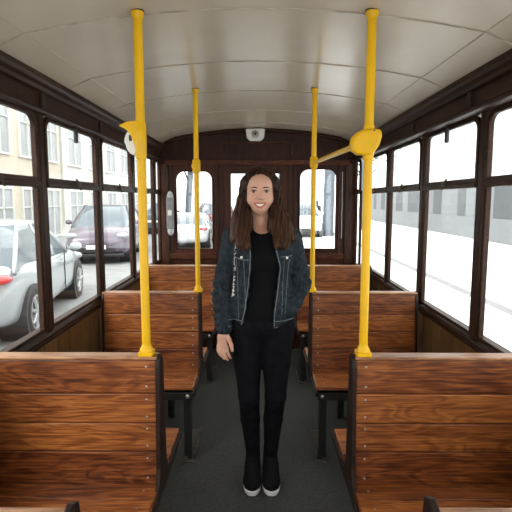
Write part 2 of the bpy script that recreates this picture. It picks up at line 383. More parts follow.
# ------------------------------------------------------------------ benches
GAP = .343; LEN = .583; LENS = {-1: .583, 1: .632}
def make_bench(side, rear=True, screws=True, name='tram_bench', tip=0):
    """double slatted bench; x runs from the aisle end (0) out to the wall, y=0 on the shared back, -y faces the camera"""
    root = empty(name)
    X = lambda v: side*v; LEN = LENS[side]
    zs = [(.458, .577), (.580, .681), (.684, .788), (.791, .909)]
    def backy(z): return .048-.022*(z-.45)/.45
    m = MB()
    for face in (-1, 1):
        if face == 1 and not rear: continue
        for z0, z1 in zs:
            m.prism([(face*backy(z0), z0), (face*backy(z1), z1), (face*(backy(z1)-.018), z1), (face*(backy(z0)-.018), z0)], 0, X(.006), X(LEN-.01))
    m.build('backrest', 'plank', root, bevel=.0035)
    m = MB(); m.box((X(.002), -.030, .910), (X(LEN), .030, .922)); m.build('top_rail', 'rail', root, bevel=.005)
    for face in ((-1, 1) if rear else (-1,)):
        m = MB(); e0 = .04
        for k in range(3):
            pw = .117 if face > 0 else .096; a = e0+k*pw; b = a+pw-.003; drop = .004 if k == 2 else 0
            m.box((X(.0), face*a, .434), (X(LEN-.005), face*b, .459-drop))
        m.build('seat', 'plank', root, bevel=.005)
    # shaped end frames
    yr = .40; yf = .338
    R = yr if rear else .05
    def outline():
        p = [(-yf, .405), (-yf-.008, .425), (-yf, .434), (-.12, .436), (-.075, .47), (-.058, .52), (-.036, .885), (-.026, .915+tip), (0, .926+tip)]
        q = [(.026, .915+tip), (.036, .885), (.058, .52)]+([(.075, .47), (.12, .436), (yr, .434), (yr+.008, .425), (yr, .405)] if rear else [(.06, .405)])
        return p+q
    for xa, xb in ((-.009, .006), (LEN-.012, LEN+.002)):
        MB().prism(outline(), 0, X(xa), X(xb)).build('end_frame', 'frame', root, bevel=.003)
    # iron substructure
    m = MB(); m.box((X(.01), -yf+.025, .372), (X(LEN-.01), -yf+.06, .415))
    if rear: m.box((X(.01), yr-.06, .372), (X(LEN-.01), yr-.025, .415))
    m.box((X(.03), -yf+.03, .385), (X(.06), R-.03, .415)); m.box((X(LEN-.06), -yf+.03, .385), (X(LEN-.03), R-.03, .415))
    m.build('seat_support', 'iron', root, bevel=.003)
    for lx, ly in ((.045, -.265), (LEN-.09, -.265), (.24, .27 if rear else .0), (LEN-.09, .27 if rear else .0)):
        m = MB(); m.box((X(lx-.022), ly-.02, .004), (X(lx-.002), ly+.024, .385)); m.box((X(lx-.002), ly+.004, .004), (X(lx+.022), ly+.024, .385))
        m.build('leg', 'iron', root, bevel=.002)
    for lx in (.04,):
        m = MB(); m.prism([(-.305, 0), (-.305, .012), (-.25, .016), (.05, .016), (.075, .010), (.075, 0)], 0, X(lx-.034), X(lx+.03)); m.box((X(lx-.034), -.29, .014), (X(lx-.026), .06, .04))
        m.build('foot_bar', 'foot', root, bevel=.003)
    if screws:
        pr = [(.0045, 0), (.0045, .0012), (.0025, .0024)]
        for z0, z1 in zs:
            for f in (.2, .8):
                z = z0+(z1-z0)*f; m = MB(); m.lathe([(r, -h) for r, h in pr], (X(.040), -backy(z)-.0002, z), 1, 10); m.build('screw', 'screw', root, smooth='auto')
        for k in range(3):
            y = -(.04+k*.096+.048); m = MB(); m.lathe([(r, h) for r, h in pr], (X(.045), y, .4592-(.004 if k == 2 else 0)), 2, 10); m.build('screw', 'screw', root, smooth='auto')
        m = MB(); m.lathe([(.012, 0), (.012, -.006), (.006, -.01)], (X(.035), -yf+.026, .394), 1, 12); m.build('bolt', 'screw', root, smooth='auto')
    return root
G = 'back to back wooden slat benches along the tram aisle'
bl = make_bench(-1); bl.location = (-GAP, 1.66, 0); tag(bl, 'nearest fully visible varnished wooden bench left of the aisle, its back filling the lower left', 'bench', G)
br = make_bench(1); br.location = (.352, 1.66, 0); tag(br, 'nearest fully visible varnished wooden bench right of the aisle, its back filling the lower right', 'bench', G)
for Yb, wl_ in ((2.85, 'middle'), (4.03, 'farthest')):
    t = 'wooden slat bench of the middle row, %s of the aisle beside the woman' if wl_ == 'middle' else 'farthest wooden slat bench %s of the aisle, before the end wall'
    dup(bl, (-GAP, Yb, 0), label=t % 'left', group=G); dup(br, (.330, Yb, 0), label=t % 'right', group=G)
b0 = make_bench(-1, rear=False, screws=False, tip=.022); b0.location = (-GAP, .845, 0); tag(b0, 'bench at the bottom left edge, only its dark frame tip showing', 'bench', G)
b1 = make_bench(1, rear=False, screws=False, tip=.032); b1.location = (GAP, .845, -.005); tag(b1, 'bench at the bottom right edge, only its dark frame tip showing', 'bench', G)
b0.location.z = -.048; b1.location.z = -.045

# ------------------------------------------------------------------ yellow grab poles
def pole(x, y, r, label):
    root = empty('grab_pole', (x, y, .922), label=label, cat='pole', group='yellow grab poles standing on the bench ends')
    H = ceil_z(x, y)-.922
    m = MB(); m.tube([(0, 0, .01), (0, 0, H-.012)], r, 20); m.build('tube', 'yellow', root, smooth='auto')
    m = MB(); m.prism([(-.026, -.022), (-.023, -.028), (.023, -.028), (.026, -.022), (.026, .022), (.023, .028), (-.023, .028), (-.026, .022)], 2, .0, .014)
    m.lathe([(.024, .012), (.023, .022), (r+.002, .032), (r, .04)]); m.build('base_flange', 'yellow', root, bevel=.002, smooth='auto')
    m = MB(); m.lathe([(r+.001, H-.026), (r+.0015, H-.022), (r+.006, H-.016), (r+.006, H-.003)]); m.build('top_flange', 'yellow', root, smooth='auto')
    m = MB(); m.lathe([(r+.008, H-.0035), (r+.008, H+.001)]); m.build('rubber_ring', 'black', root, smooth='auto')
    return root
PL = pole(-.386, 1.66, .0152, 'large yellow grab pole at the front left with a pointed bracket and white oval disc')
PR = pole(.386, 1.66, .0152, 'large yellow grab pole at the front right with a round yellow housing')
RL = pole(-.352, 2.85, .0145, 'thin yellow grab pole farther back on the left, plain collar halfway up')
RR = pole(.335, 2.85, .0145, 'thin yellow grab pole farther back on the right, joined by a sloping bar')
# left front bracket with a tapering horn, plus the white oval push disc
zc = 1.722-.922
m = MB()
m.tube([(0, 0, zc-.115), (0, 0, zc-.10), (0, 0, zc-.03), (0, 0, zc+.0), (0, 0, zc+.016)], [.0165, .0195, .0195, .0185, .0155], 16)
m.prism([(-.008, .012), (-.035, .012), (-.048, .008), (-.068, -.001), (-.071, -.005), (-.06, -.008), (-.045, -.018), (-.033, -.032), (-.024, -.055), (-.017, -.08), (0, -.09), (0, .012)], 1, -.012, .012)
m.v = [(v[0], v[1], v[2]+zc if abs(v[2]) < .2 else v[2]) for v in m.v]
m.build('bracket', 'yellow', PL, bevel=.003, smooth='auto')
m = MB(); 
pts = [(-.024+.036*math.cos(t)*(1 if math.sin(t) > 0 else .9), -.054+.046*math.sin(t)) for t in [2*PI*k/28 for k in range(28)]]
m.prism([(p[0], p[1]+zc) for p in pts], 1, .008, .03); q = m.build('oval_disc', 'white', PL, bevel=.006, smooth='auto'); q['label'] = 'white oval plastic disc'
m = MB(); m.box((-.042, .003, zc-.052), (-.032, .01, zc-.032)); m.build('slot', 'black', q, bevel=.002)
# right housing
m = MB(); zr = 1.664-.922
hp = [(-.054, -.008), (-.048, -.032), (-.030, -.046), (.012, -.048), (.026, -.038), (.042, -.012), (.050, .018), (.048, .044), (.02, .048), (-.012, .044), (-.036, .032), (-.050, .014)]
m.prism([(p[0]-.010, p[1]*.92+zr) for p in hp], 1, -.026, .020); m.tube([(0, 0, zr-.062), (0, 0, zr+.062)], .0185, 16)
m.build('housing', 'yellow', PR, bevel=.010, smooth='auto', seg=3)
m = MB(); m.lathe([(.003, -.0265), (.003, -.029)], (.012, 0, zr+.036), 1, 8); m.build('screw', 'black', PR)
# sloping bar from the housing to the far pole
m = MB(); m.tube([(.354, 1.69, zr-.006+.922), (.335+.006, 2.825, 1.688)], .0105, 14)
tag(m.build('connecting_bar', 'yellow', smooth='auto'), 'yellow bar sloping from the round housing to the thin right pole', 'grab bar')
m = MB(); m.lathe([(.016, -.035), (.023, -.026), (.023, .026), (.016, .035)], (0, 0, 1.688-.922)); m.lathe([(.010, -.04), (.017, -.035), (.017, 0)], (.004, .0, 1.688-.922), 1)
m.build('collar', 'yellow', RR, smooth='auto')
m = MB(); m.lathe([(.017, -.04), (.024, -.03), (.024, .03), (.017, .04)], (0, 0, 1.668-.922)); m.lathe([(.016, -.005), (.020, -.01), (.016, -.03)], (-.008, 0, 1.668-.922), 1)
m.build('collar', 'yellow', RL, smooth='auto')

# ------------------------------------------------------------------ small fittings on the bulkhead
cd = empty('ceiling_camera', (-.02, YB-.03, 2.078), label='small white round camera dome fixed at the top centre of the end wall', cat='camera')
m = MB(); m.prism([(-.085+.0, .055), (-.09, .045), (-.082, -.03), (-.05, -.058), (.05, -.058), (.082, -.03), (.09, .045), (.085, .055)], 1, -.05, .012); m.build('housing', 'white', cd, bevel=.014, seg=3, smooth='auto')
m = MB(); m.ell((0, -.052, 0), (.036, .024, .036)); m.build('lens', plain('lens_ring', (.30, .28, .22), .3), cd, smooth=True)
m = MB(); m.ell((0, -.072, 0), (.014, .008, .014)); m.build('pupil', 'lens', cd, smooth=True)
hs = empty('wall_intercom', (-.832, YB-.05, 1.345), label='tall grey intercom box on the end wall left of the arched window', cat='intercom')
m = MB(); m.box((-.034, -.03, -.15), (.03, .03, .15)); m.build('case', 'greyp', hs, bevel=.010, smooth='auto', seg=3)
M['cap'] = plain('pale_cap', (.5, .5, .5), .3)
for zq, rz_ in ((.155, .055), (-.165, .05)):
    m = MB(); m.ell((0, 0, zq), (.031, .028, rz_)); m.build('end_cap', 'cap', hs, smooth=True)
m = MB(); m.box((-.02, -.036, -.02), (.018, -.029, .03)); m.build('label_plate', 'white', hs, bevel=.002)

# ------------------------------------------------------------------ the street outside
GZ = -.30
M['asphalt'] = plain('street_asphalt', (.26, .27, .275), .8, noise=.12, nscale=3)
M['pave'] = plain('pale_pavement', (.75, .76, .77), .8, noise=.05, nscale=2)
M['kerb'] = plain('kerb_stone', (.22, .22, .23), .8, noise=.1, nscale=4)
M['beige'] = plain('beige_render', (.62, .56, .46), .8, noise=.08, nscale=1.5)
M['stone'] = plain('pale_stone', (.68, .67, .64), .8, noise=.06, nscale=2)
M['pane'] = plain('facade_glass', (.38, .40, .41), .2)
M['panelg'] = plain('grey_panel', (.105, .115, .125), .6, noise=.08, nscale=1)
M['panell'] = plain('light_panel', (.22, .23, .24), .6, noise=.05, nscale=1)
M['pale'] = plain('pale_facade', (.8, .8, .8), .8)
M['paleglass'] = plain('pale_window_glass', (.5, .52, .54), .3)
M['bark'] = plain('bark', (.12, .145, .18), .9)
M['leaf'] = plain('leaf', (.16, .20, .11), .7, noise=.4, nscale=3)
m = MB(); m.box((-9.8, -4, GZ-.1), (3.9, 75, GZ)); struct(m.build('road', 'asphalt'))
m = MB(); m.box((4.12, -4, GZ-.1), (10, 75, GZ+.0)); struct(m.build('pavement', 'pave'))
m = MB(); m.box((3.9, -4, GZ-.1), (4.12, 75, GZ+.01)); struct(m.build('kerb', 'kerb'))
m = MB(); m.box((1.1, -4, GZ-.09), (3.9, 75, GZ+.004)); struct(m.build('street', 'pave'))

def building(name, x, y0, y1, h, side, wall_m, label, bays, floors, gm='pane', depth=3.0, base=None):
    root = empty(name, (x, (y0+y1)/2, GZ), label=label, cat='building'); L = y1-y0
    m = MB(); m.box((0, -L/2, 0), (side*depth, L/2, h)); m.build('facade', wall_m, root)
    bw = L/bays
    if base:
        m = MB(); m.box((-side*.06, -L/2, 0), (0, L/2, base[0])); m.build('plinth', base[1], root)
    for f in range(floors):
        z0 = (base[0] if base else .0)+.5+f*3.1 if not (f == 0 and not base) else .1
        for b in range(bays):
            yc = -L/2+bw*(b+.5); hw = bw*.3
            m = MB()
            for (a0, a1, c0, c1) in ((yc-hw-.09, yc-hw, z0, z0+2.1), (yc+hw, yc+hw+.09, z0, z0+2.1), (yc-hw-.09, yc+hw+.09, z0+2.1, z0+2.22), (yc-hw-.12, yc+hw+.12, z0-.08, z0), (yc-.03, yc+.03, z0, z0+2.1), (yc-hw, yc+hw, z0+1.35, z0+1.4)):
                m.box((-side*.09, a0, c0), (0, a1, c1))
            q = m.build('window', 'stone' if wall_m == 'beige' else 'pale', root)
            m = MB(); m.box((-side*.03, yc-hw, z0), (-side*.005, yc+hw, z0+2.1)); m.build('pane', gm, q)
    m = MB(); m.box((-side*.3, -L/2-.1, h), (side*depth, L/2+.1, h+.25)); m.build('cornice', 'stone', root)
    return root
building('town_house', -9.8, 6, 24, 9.5, -1, 'beige', 'beige stone town house across the street behind the parked silver car', 8, 3)
building('town_house', -9.8, 24.3, 52, 11, -1, 'stone', 'pale stone building farther down the left side of the street', 9, 3)
# right: low glazed panel wall, then pale building
gw = empty('panel_wall', (9.9, 24, GZ), label='grey panelled wall running along the far side of the bright pavement on the right', cat='wall')
m = MB(); m.box((0, -20, 0), (.4, 24, 1.0)); m.build('plinth', 'panell', gw)
yy = -20; k = 0
while yy < 24:
    wd = (1.6, .9, 2.2, 1.2)[k % 4]; m = MB(); m.box((.05, yy+.02, 1.0), (.35, min(yy+wd, 24)-.02, 2.75)); m.build('panel', ('panelg', 'panell', 'panell', 'panelg', 'panell')[k % 5], gw); yy += wd; k += 1
m = MB(); m.box((-.03, -20, 2.75), (.43, 24, 2.85)); m.build('coping', 'pale', gw)
building('town_house', 16, 4, 60, 12, 1, 'pale', 'very pale tall building beyond the grey wall on the right', 14, 3, gm='paleglass')
eb = building('town_house', 0, -9, 9, 12, 1, 'stone', 'pale building closing the far end of the street', 6, 3, gm='paleglass'); eb.location = (-1, 66, GZ); eb.rotation_euler = (0, 0, PI/2)

def tree(x, y, r, h, label, lean=0, leaves=500, seed=1):
    rnd = random.Random(seed)
    root = empty('street_tree', (x, y, GZ), label=label, cat='tree', group=None)
    m = MB(); m.tube([(0, 0, -.02), (0, 0, .3), (lean*.3, 0, h*.25), (lean*.8, 0, h*.5), (lean*1.1, .1, h*.72)], [r*1.25, r*1.02, r, r*.85, r*.45], 12); m.build('trunk', 'bark', root, smooth=True)
    tips = []
    m = MB()
    for k in range(16):
        a = rnd.uniform(0, 2*PI); z = h*rnd.uniform(.38, .72); l = h*rnd.uniform(.18, .36); p = Vector((lean*z/h*1.4, 0, z)); q = p+Vector((math.cos(a)*l, math.sin(a)*l, l*rnd.uniform(.4, 1.0)))
        mid = (p+q)/2+Vector((0, 0, .12*l)); m.tube([p, mid, q], [r*.36, r*.2, r*.07], 6); tips.append(q)
        for j in range(4):
            a2 = rnd.uniform(0, 2*PI); s = mid.lerp(q, rnd.random()); e = s+Vector((math.cos(a2)*l*.45, math.sin(a2)*l*.45, l*rnd.uniform(-.1, .5))); m.tube([s, e], [r*.09, r*.03], 5); tips.append(e)
    m.build('branches', 'bark', root, smooth=True)
    m = MB()
    for k in range(leaves):
        t = rnd.choice(tips); c_ = t+Vector([rnd.gauss(0, .35) for _ in range(3)]); s = rnd.uniform(.06, .13)
        u = Vector([rnd.gauss(0, 1) for _ in range(3)]).normalized(); v = u.orthogonal().normalized()
        m.add([c_-u*s, c_+v*s*.5, c_+u*s, c_-v*s*.5], [(0, 1, 2, 3)])
    m.build('foliage', 'leaf', root)
tree(3.45, 24, .27, 9, 'thick grey blue tree trunk seen through the right arched window', .12, 260, 3)
tree(1.5, 38, .16, 7.5, 'thin twiggy tree far down the street behind the white van', .2, 420, 5)
tree(-4.6, 31, .2, 7.0, 'leafy tree beyond the parked cars, seen at the top of the left arched window', .3, 1500, 8)
tree(6.3, 29, .14, 7, 'slim street tree on the bright pavement right of the thick trunk', -.1, 300, 9)

def car_paint(name, col, rough=.25): return plain(name, col, rough, .25, coat=.6)
M['cglass'] = plain('car_glass', (.10, .13, .155), .08, coat=.3)
M['tyre'] = plain('tyre_rubber', (.02, .02, .022), .7)
M['rim'] = plain('alloy_rim', (.5, .51, .52), .3, .6)
M['tail'] = plain('tail_lamp', (.55, .012, .02), .2, coat=.5)
M['head'] = plain('head_lamp', (.34, .36, .38), .1, coat=.6)
def car(loc, rz, paint, label, h=1.0, van=False, L=4.3):
    """length along +y (nose), width along x"""
    root = empty('parked_car', (loc[0], loc[1], GZ), rz, label, 'car'); k = L/4.3
    if van: st = [(-2.15, .40, 1.0, .70), (-2.1, .26, 1.08, .84), (-1.5, .2, 1.12, .9), (-.6, .2, 1.10, .92), (.3, .2, 1.08, .92), (1.0, .2, 1.06, .92), (1.5, .2, 1.0, .9), (1.95, .24, .88, .84), (2.12, .32, .74, .72), (2.16, .40, .62, .62)]
    else: st = [(-2.17, .42, .84, .66), (-2.1, .28, .99, .80), (-1.6, .2, 1.03, .88), (-.9, .2, .99, .9), (0, .2, .96, .9), (.9, .2, .94, .9), (1.25, .2, .92, .89), (1.8, .22, .82, .85), (2.1, .28, .66, .74), (2.18, .38, .54, .6)]
    vs = []; fs = []
    for (y, zb, zt, wd) in st:
        zb *= h; zt *= h
        half = [(.0, zb), (.85*wd, zb), (wd*.98, zb+.1), (wd, (zb+zt)/2), (wd*.97, zt-.09), (wd*.88, zt-.01), (wd*.5, zt+.02)]
        ringp = half+[(0, zt+.03)]+[(-a, b) for a, b in reversed(half[1:])]
        vs += [(a, y*k, b) for a, b in ringp]
    n = 14
    for i in range(len(st)-1):
        for j in range(n): j2 = (j+1) % n; fs.append((i*n+j, i*n+j2, (i+1)*n+j2, (i+1)*n+j))
    fs.append(tuple(range(n-1, -1, -1))); q = (len(st)-1)*n; fs.append(tuple(range(q, q+n)))
    MB().add(vs, fs).build('body', paint, root, smooth=True, sub=2)
    # glasshouse
    zb, zr = (1.02*h, 1.62) if van else (.93*h, 1.46*h)
    yb0, yb1, yt0, yt1 = (-2.05, 1.45, -1.85, .55) if van else (-1.95, 1.12, -1.15, .25)
    def gh(e, za, zb_, ua=0, ub=1):
        lv = []
        for t in (ua, (ua+ub)/2, ub):
            z = za+(zb_-za)*((t-ua)/max(ub-ua, 1e-6)); y0 = yb0+(yt0-yb0)*t**1.25; y1 = yb1+(yt1-yb1)*t**1.1; wd = (.83-.21*t**1.3)*(1.02 if van else 1)+e; c_ = .16
            lv.append([(wd, y0+c_), (wd, (y0+y1)/2), (wd, y1-c_*2), (wd-c_, y1), (0, y1+.05), (-wd+c_, y1), (-wd, y1-c_*2), (-wd, (y0+y1)/2), (-wd, y0+c_), (-wd+c_, y0), (0, y0-.03), (wd-c_, y0)])
            lv[-1] = [(a, b*k, z) for a, b in lv[-1]]
        return lv
    lv = gh(0, zb-.03, zr-.02); n = 12; vs = [p for l in lv for p in l]; fs = []
    for i in range(2):
        for j in range(n): j2 = (j+1) % n; fs.append((i*n+j, i*n+j2, (i+1)*n+j2, (i+1)*n+j))
    fs += [tuple(range(n-1, -1, -1)), tuple(range(2*n, 3*n))]
    MB().add(vs, fs).build('windows', 'cglass', root, smooth='auto', bevel=.02)
    top = lv[2]; m = MB(); cx = sum(p[1] for p in top)/n
    rg = [(p[0]*1.015, cx+(p[1]-cx)*1.01, zr-.055) for p in top]; rg2 = [(p[0]*.99, cx+(p[1]-cx)*.99, zr-.005) for p in top]; rg3 = [(p[0]*.7, cx+(p[1]-cx)*.8, zr+.022) for p in top]
    vs = rg+rg2+rg3; fs = []
    for i in range(2):
        for j in range(n): j2 = (j+1) % n; fs.append((i*n+j, i*n+j2, (i+1)*n+j2, (i+1)*n+j))
    fs += [tuple(range(n-1, -1, -1)), tuple(range(2*n, 3*n))]
    m.add(vs, fs).build('roof', paint, root, smooth='auto')
    bot = lv[0]
    for j, rr in ((0, .03), (1, .022), (2, .028), (6, .028), (7, .022), (8, .03)):
        m = MB(); m.tube([Vector(bot[j]), Vector(lv[1][j]), Vector(top[j])], rr, 8); m.build('pillar', paint, root, smooth=True)
    R = .325
    for sx in (-1, 1):
        for wy in (-1.30*k, 1.33*k):
            m = MB(); m.lathe([(R+.05, sx*.55), (R+.05, sx*.905)], (0, wy, R), 0, 28); m.build('wheel_arch', 'black', root, smooth='auto')
            m = MB(); m.lathe([(R-.03, sx*.66), (R, sx*.69), (R, sx*.89), (R-.03, sx*.915), (R-.09, sx*.915), (R-.10, sx*.89)], (0, wy, R), 0, 28); wq = m.build('wheel', 'tyre', root, smooth='auto')
            m = MB(); m.lathe([(.225, sx*.895), (.225, sx*.918), (.205, sx*.918), (.200, sx*.9)], (0, wy, R), 0, 28); m.lathe([(.055, sx*.89), (.05, sx*.925)], (0, wy, R), 0, 14)
            for q in range(7):
                a = 2*PI*q/7; m.tube([(sx*.91, wy+.03*math.cos(a), R+.03*math.sin(a)), (sx*.912, wy+.21*math.cos(a+.12), R+.21*math.sin(a+.12))], [.022, .026], 6)
            m.build('rim', 'rim', wq, smooth='auto')
        m = MB(); m.ell((sx*.68, -1.98*k, .86*h), (.19, .20, .068)); m.build('tail_light', 'tail', root, smooth=True)
        m = MB(); m.ell((sx*.68, 1.98*k, .70*h if not van else .80), (.17, .16, .075)); m.build('headlight', 'head', root, smooth=True)
        m = MB(); m.ell((sx*.99, .78*k, .99*h if not van else 1.12), (.10, .06, .07)); m.tube([(sx*.86, .8*k, .95*h if not van else 1.08), (sx*.97, .78*k, .98*h if not van else 1.1)], .025, 8); m.build('wing_mirror', paint, root, smooth=True)
        for dy in (-.75, .12):
            m = MB(); m.box((sx*.895, (dy-.09)*k, .79*h), (sx*.925, (dy+.09)*k, .815*h)); m.build('door_handle', paint, root, bevel=.006)
            m = MB(); m.box((sx*.888, (dy+.24)*k, .30), (sx*.903, (dy+.245)*k, .93*h)); m.build('door_gap', 'black', root)
    m = MB(); m.box((-.5, 2.10*k, .34), (.5, 2.19*k, .50)); m.build('grille', 'black', root, bevel=.02)
    m = MB(); m.box((-.72, 2.02*k, .22), (.72, 2.15*k, .32)); m.build('bumper', 'black', root, bevel=.03)
    m = MB(); m.box((-.26, 2.185*k, .44), (.26, 2.2*k, .55)); m.build('number_plate', 'white', root)
    m = MB(); m.box((-.26, -2.19*k, .62), (.26, -2.165*k, .73)); m.build('number_plate', 'white', root)
    return root
c1 = car((-3.98, 7.24), math.radians(9), car_paint('silver_paint', (.42, .45, .47)), 'silver parked car right outside the left windows, nearest to the tram')
c2 = car((-4.75, 15.1), PI+math.radians(9), car_paint('purple_paint', (.10, .075, .11)), 'dark purple people carrier facing the tram behind the silver car', van=True)
car((-2.75, 19.2), math.radians(2), car_paint('white_paint', (.55, .57, .58)), 'white parked car at the lower left of the left arched window', h=.86)
car((-2.15, 25), math.radians(2), car_paint('red_paint', (.16, .03, .045)), 'dark red car with red tail lights seen through the left arched window', van=True)
car((-5.6, 27), math.radians(3), car_paint('blue_paint', (.08, .10, .13)), 'dark blue car farther back behind the red one', van=True)
car((2.15, 24.6), PI, car_paint('van_white', (.8, .81, .82)), 'white car with a dark bumper seen low in the right arched window', van=True)

# ------------------------------------------------------------------ the woman: fields meshed with surface nets
class Field:
    def __init__(s, xs, ys, zs):
        s.x = np.asarray(xs, np.float32); s.y = np.asarray(ys, np.float32); s.z = np.asarray(zs, np.float32)
        s.D = np.full((len(xs), len(ys), len(zs)), .3, np.float32)
    def sub(s, lo, hi):
        i0, i1 = np.searchsorted(s.x, (lo[0], hi[0])); j0, j1 = np.searchsorted(s.y, (lo[1], hi[1])); k0, k1 = np.searchsorted(s.z, (lo[2], hi[2]))
        sl = (slice(i0, i1), slice(j0, j1), slice(k0, k1))
        return sl, s.x[i0:i1][:, None, None], s.y[j0:j1][None, :, None], s.z[k0:k1][None, None, :]
    @staticmethod
    def smin(a, b, k):
        if k <= 0: return np.minimum(a, b)
        h = np.clip(.5+.5*(b-a)/k, 0, 1); return b*(1-h)+a*h-k*h*(1-h)
    def put(s, lo, hi, fn, k=.02, mode='add', pad=.06):
        sl, X, Y, Z = s.sub([l-pad for l in lo], [h+pad for h in hi])
        if min(s.D[sl].shape) == 0: return
        d = fn(X, Y, Z).astype(np.float32)
        if mode == 'add': s.D[sl] = s.smin(s.D[sl], d, k)
        else: s.D[sl] = -s.smin(-s.D[sl], d, k)
    def cone(s, a, b, ra, rb, k=.02, mode='add', sq=(1, 1, 1)):
        """tapered capsule; sq squashes each axis"""
        a = np.array(a, float); b = np.array(b, float); q = np.array(sq, float); R = max(ra, rb)*max(1/q.min(), 1)
        A = a*q; B = b*q; ab = B-A; L2 = max((ab**2).sum(), 1e-9)
        def fn(X, Y, Z):
            px, py, pz = X*q[0]-A[0], Y*q[1]-A[1], Z*q[2]-A[2]
            t = np.clip((px*ab[0]+py*ab[1]+pz*ab[2])/L2, 0, 1)
            return np.sqrt((px-t*ab[0])**2+(py-t*ab[1])**2+(pz-t*ab[2])**2)-(ra+(rb-ra)*t)
        s.put(np.minimum(a, b)-R, np.maximum(a, b)+R, fn, k, mode)
    def ell(s, c, r, k=.02, mode='add', rot=0):
        cs, sn = math.cos(rot), math.sin(rot)
        def fn(X, Y, Z):
            dx, dz = X-c[0], Z-c[2]; x = (dx*cs+dz*sn)/r[0]; z = (-dx*sn+dz*cs)/r[2]; y = (Y-c[1])/r[1]
            l = np.sqrt(x*x+y*y+z*z); l2 = np.sqrt((x/r[0])**2+(y/r[1])**2+(z/r[2])**2)+1e-6
            return l*(l-1)/l2
        R = max(r); s.put([c[0]-R, c[1]-r[1], c[2]-R], [c[0]+R, c[1]+r[1], c[2]+R], fn, k, mode, pad=.05)
    def mesh(s, name, mat, parent, smooth=True):
        D = s.D; x, y, z = s.x, s.y, s.z
        D[0] = D[-1] = .3; D[:, 0] = D[:, -1] = .3; D[:, :, 0] = D[:, :, -1] = .3
        In = D < 0
        cnt = np.zeros(tuple(n-1 for n in D.shape), np.int8)
        for i in (0, 1):
            for j in (0, 1):
                for k in (0, 1): cnt += In[i:i+cnt.shape[0], j:j+cnt.shape[1], k:k+cnt.shape[2]]
        act = np.argwhere((cnt > 0) & (cnt < 8)); idx = -np.ones(cnt.shape, np.int64); idx[tuple(act.T)] = np.arange(len(act))
        P = np.zeros((len(act), 3)); C = np.zeros(len(act)); ax = (x, y, z)
        for d in range(3):
            o = [q for q in range(3) if q != d]
            for a in (0, 1):
                for b in (0, 1):
                    p0 = act.copy(); p0[:, o[0]] += a; p0[:, o[1]] += b; p1 = p0.copy(); p1[:, d] += 1
                    v0 = D[tuple(p0.T)]; v1 = D[tuple(p1.T)]; m_ = (v0 < 0) != (v1 < 0)
                    t = np.where(m_, v0/np.where(m_, v0-v1, 1), 0)
                    pos = np.stack([ax[q][p0[:, q]] for q in range(3)], 1).astype(float)
                    pos[:, d] += t*(ax[d][p1[:, d]]-ax[d][p0[:, d]])
                    P += pos*m_[:, None]; C += m_
        P /= C[:, None]
        F = []
        for d in range(3):
            o = [q for q in range(3) if q != d]
            sh = [slice(None)]*3; sa = list(sh); sb = list(sh); sa[d] = slice(0, -1); sb[d] = slice(1, None)
            ch = np.argwhere(In[tuple(sa)] != In[tuple(sb)])
            ch = ch[(ch[:, o[0]] > 0) & (ch[:, o[1]] > 0)]
            ins = In[tuple(ch.T)]
            def cell(da, db):
                c_ = ch.copy(); c_[:, o[0]] -= da; c_[:, o[1]] -= db; return idx[tuple(c_.T)]
            q = np.stack([cell(1, 1), cell(0, 1), cell(0, 0), cell(1, 0)], 1)
            flip = ins if d != 1 else ~ins
            q[~flip] = q[~flip][:, ::-1]; F.append(q)
        F = np.concatenate(F)
        me = bpy.data.meshes.new(name); me.vertices.add(len(P)); me.vertices.foreach_set('co', P.ravel())
        me.loops.add(F.size); me.loops.foreach_set('vertex_index', F.ravel().astype(np.int32))
        me.polygons.add(len(F)); me.polygons.foreach_set('loop_start', np.arange(0, F.size, 4, dtype=np.int32))
        me.update(calc_edges=True); me.validate()
        me.polygons.foreach_set('use_smooth', [True]*len(me.polygons))
        me.materials.append(M[mat] if isinstance(mat, str) else mat)
        o_ = bpy.data.objects.new(name, me); COL.objects.link(o_); o_.parent = parent
        return o_
    def val(s, p):
        i = np.clip(np.searchsorted(s.x, p[0])-1, 0, len(s.x)-2); j = np.clip(np.searchsorted(s.y, p[1])-1, 0, len(s.y)-2); k = np.clip(np.searchsorted(s.z, p[2])-1, 0, len(s.z)-2)
        u = (p[0]-s.x[i])/(s.x[i+1]-s.x[i]); v = (p[1]-s.y[j])/(s.y[j+1]-s.y[j]); w_ = (p[2]-s.z[k])/(s.z[k+1]-s.z[k]); r = 0
        for a in (0, 1):
            for b in (0, 1):
                for c_ in (0, 1): r += s.D[i+a, j+b, k+c_]*(u if a else 1-u)*(v if b else 1-v)*(w_ if c_ else 1-w_)
        return float(r)
    def front(s, x, z, y0=-.24, y1=.1):
        y = y0
        while y < y1:
            if s.val((x, y, z)) < 0: return y
            y += .001
        return 0.0
def axis(*segs):
    out = []
    for a, b, st in segs: out += list(np.arange(a, b-1e-6, st))
    return np.array(out+[segs[-1][1]])

